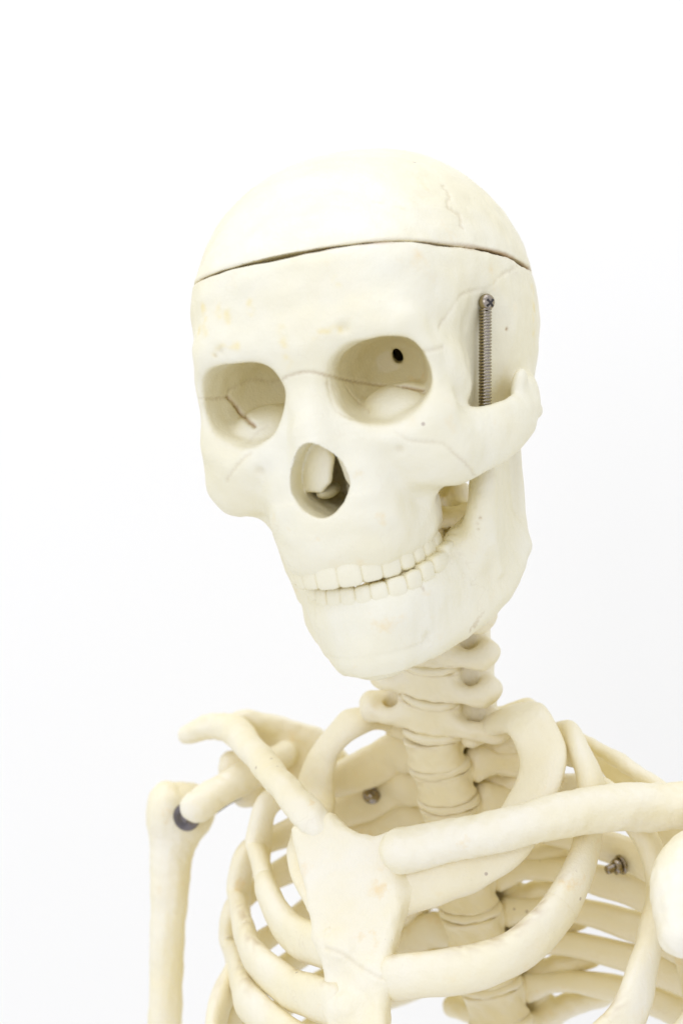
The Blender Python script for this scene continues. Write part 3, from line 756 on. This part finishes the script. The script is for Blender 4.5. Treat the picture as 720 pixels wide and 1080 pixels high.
# right upper arm
P, Q, _v = world_vol('humerus', [(ell(Z(196, 856, 896), (14, 15, 14)), 0), (ell(Z(176, 852, 890), (9.5, 12, 12)), 6), bone_tube([(*Z(184, 872, 894), 12.5), (*Z(181, 905, 893), 10.2), (*Z(178, 960, 892), 8.8), (*Z(175, 1040, 892), 8.0), (*Z(174, 1180, 892), 8.6)], k=6)], seed=91)
tr_part('humerus', P, Q, BONE2)
# left upper arm, just outside the picture
hL = lambda x, y, z: T(152 + x, 2 + y, -6 + z)
P, Q, _v = world_vol('humerus', [(ell(hL(-12, 0, 0), (15, 15, 14)), 0), (ell(hL(7, -4, 2), (11, 11, 12)), 6), bone_tube([(*hL(2, 0, -8), 12.5), (*hL(5, 0, -24), 10.2), (*hL(7, 0, -50), 8.8), (*hL(8, 0, -90), 8.0), (*hL(8, 0, -150), 8.6)], k=6)], seed=95)
tr_part('humerus', P, Q, BONE2)
# shoulder blades
def plane_poly(pts, o, n):
    u = np.cross([0, 0, 1.], n); u /= np.linalg.norm(u); w_ = np.cross(n, u); out = []
    for a, b in pts:
        d = ray(a, b); q = d * ((n @ o) / (n @ d)) - o; out.append((q @ u, q @ w_))
    return out, o, u, w_
n_r = TO_R @ np.array([-.35, .94, 0.0])
pp = plane_poly([(252, 756), (300, 757), (338, 768), (372, 800), (395, 905), (388, 985), (350, 905), (318, 862), (268, 838), (250, 815)], T(-85, 36, 20), n_r)
P, Q, _v = world_vol('scapula', [(slab(pp[0], *pp[1:], 2.4, 1.8), 0),
    bone_tube([(*Z(335, 790, 905), 3.2), (*Z(300, 772, 905), 4.5), (*Z(262, 760, 898), 5.2), (*Z(244, 766, 892), 5.0)], k=4),
    bone_tube([(*Z(300, 795, 893), 6), (*Z(272, 812, 880), 7.0), (*Z(240, 830, 868), 7.4), (*Z(208, 850, 862), 7.6)], k=4),
    (ell(Z(246, 812, 888), (7, 8, 9), 3), 3), (ell(Z(262, 830, 888), (8, 8, 9), 2.6), 4)], seed=101)
scR, scRc = tr_part('scapula', P, Q, BONE2)
n_l = TO_R @ np.array([.35, .94, 0.0])
pp = plane_poly([(604, 774), (640, 792), (700, 830), (760, 868), (790, 900), (770, 980), (730, 1090), (712, 1010), (705, 905), (655, 838)], T(88, 38, 20), n_l)
P, Q, _v = world_vol('scapula', [(slab(pp[0], *pp[1:], 2.4, 1.8), 0),
    bone_tube([(*Z(820, 880, 790), 8), (*Z(770, 900, 760), 9), (*Z(742, 905, 732), 12.5), (*Z(719, 932, 714), 12.5), (*Z(719, 984, 701), 9)], k=4),
    bone_tube([(*(ray(604, 775) * 838), 2.6), (*(ray(648, 800) * 812), 3.4), (*(ray(700, 834) * 790), 3.6)], k=3)], seed=111)
tr_part('scapula', P, Q, BONE2)
# bolts through the back ribs, met by looking along the photograph's direction
from mathutils.bvhtree import BVHTree
VV = np.vstack([v for v, _ in RIBM]); off = np.cumsum([0] + [len(v) for v, _ in RIBM]); FF = np.vstack([f_ + off[i] for i, (_, f_) in enumerate(RIBM)])
bvh = BVHTree.FromPolygons([tuple(v) for v in VV], [tuple(int(q) for q in f_) for f_ in FF])
def bolt(px, py, axis, mat, hint, label, sc=1.0):
    d = ray(px, py); h_ = bvh.ray_cast(Vector(d * hint), Vector(d).normalized())
    p0 = np.array(h_[0]) if h_[0] is not None else d * (hint + 40)
    Bs = basis(axis)
    V, Fc = lathe([(.1, 1.2), (5.2, 1.2), (5.2, 2.0), (3.0, 2.4), (3.0, 2.2), (.1, 2.2)], 28)      # washer
    Vh, Fh = lathe([(.1, 2.2), (4.0, 2.2), (4.3, 2.6), (4.3, 5.4), (3.9, 5.9), (.1, 5.9)], 6)
    o, c = tr_part('bolt', (Vh * sc) @ Bs.T + p0, Fh, mat, label=label)
    tr_part('washer', (V * sc) @ Bs.T + p0, Fc, mat, o, c)
    rp = [(.1, -4)] + [(2.2 + .22 * (i % 2), -4 + .45 * i) for i in range(32)] + [(1.9, 10.6), (.1, 10.7)]
    V, Fc = lathe(rp, 18); tr_part('threaded_shank', (V * sc) @ Bs.T + p0, Fc, mat, o, c)
bolt(657, 911, TO_R @ np.array([-.62, -.75, -.25]), STEEL, 790, 'steel nut and bolt end on the inside of a left rib', .85)
bolt(392, 838, TO_R @ np.array([.35, -.9, 0]), STEEL, 835, 'dark steel nut on the inside of a right rib', .8)
# shoulder joint: dark washer and stretched cord
V, Fc = lathe([(.1, 0), (6.2, 0), (6.6, .6), (6.6, 1.8), (6.0, 2.4), (2.6, 2.4), (2.4, 4.0), (.1, 4.3)], 28)
c0 = Z(198, 861, 872); o, c = tr_part('joint_washer', V @ basis([-.35, -1, -.1]).T + c0, Fc, DARKSTEEL)
C = crom(np.array([Z(200, 868, 872), Z(222, 858, 874), Z(240, 846, 877), Z(262, 834, 884)]), 30)
V, Fc = sweep(C, np.full(30, 1.6), np.full(30, 1.6), np.tile([0, 0, 1.], (30, 1)), 12, 2.0); tr_part('joint_cord', V, Fc, RUBBER_RECESS)
WORLD = .93; EXPO = .22
COOL = (.91, 1.0, 1.74)
LAMPS = [('ceiling_panel', (-.45, .35, 3.7), (0.0, .8, 1.3), 2.2, 24, COOL),
         ('front_softbox', (-1.0, -1.8, 1.9), (-.05, .9, 1.2), 1.1, 10, COOL)]
# ------------------------------------------------------------------ wall, light, camera
m, t, p = nt('white_wall_paint')
n = t.nodes.new('ShaderNodeTexNoise'); n.inputs['Scale'].default_value = 6; n.inputs['Detail'].default_value = 3
mx = t.nodes.new('ShaderNodeMix'); mx.data_type = 'RGBA'; cs_ = [i for i in mx.inputs if i.type == 'RGBA']
cs_[0].default_value = (.825, .75, .426, 1); cs_[1].default_value = (.84, .764, .434, 1)
t.links.new(n.outputs['Fac'], mx.inputs['Factor']); t.links.new([o for o in mx.outputs if o.type == 'RGBA'][0], p.inputs['Base Color'])
p.inputs['Roughness'].default_value = .7
wall = place('wall', new_mesh('wall', [(-3, 1.45, -.2), (3, 1.45, -.2), (3, 1.45, 3.2), (-3, 1.45, 3.2)], [(0, 1, 2, 3)], m, False), None)
wall['kind'] = 'structure'
w = bpy.data.worlds.new('World'); bpy.context.scene.world = w; w.use_nodes = True
w.node_tree.nodes['Background'].inputs[0].default_value = (.91, 1.0, 1.74, 1); w.node_tree.nodes['Background'].inputs[1].default_value = WORLD
def area(name, loc, target, size, power, col=(1, 1, 1)):
    l = bpy.data.lights.new(name, 'AREA'); l.energy = power; l.size = size; l.color = col; o = bpy.data.objects.new(name, l); COL.objects.link(o)
    o.location = loc; o.rotation_euler = (Vector(target) - Vector(loc)).to_track_quat('-Z', 'Y').to_euler(); return o
for a in LAMPS: area(*a)
cam = bpy.data.cameras.new('camera'); cam.sensor_fit = 'VERTICAL'; cam.sensor_height = 36; cam.sensor_width = 24; cam.lens = F / 1080 * 36; cam.clip_end = 50; cam.clip_start = .02
cam.dof.use_dof = True; cam.dof.focus_distance = .75; cam.dof.aperture_fstop = 7.5
co = bpy.data.objects.new('camera', cam); COL.objects.link(co); co.location = (0, 0, CAMZ); co.rotation_euler = (math.radians(90), 0, 0)
sc_ = bpy.context.scene; sc_.camera = co
sc_.view_settings.view_transform = 'Standard'; sc_.view_settings.look = 'None'; sc_.view_settings.gamma = 1; sc_.view_settings.exposure = EXPO
sc_.cycles.max_bounces = 8; sc_.cycles.diffuse_bounces = 5
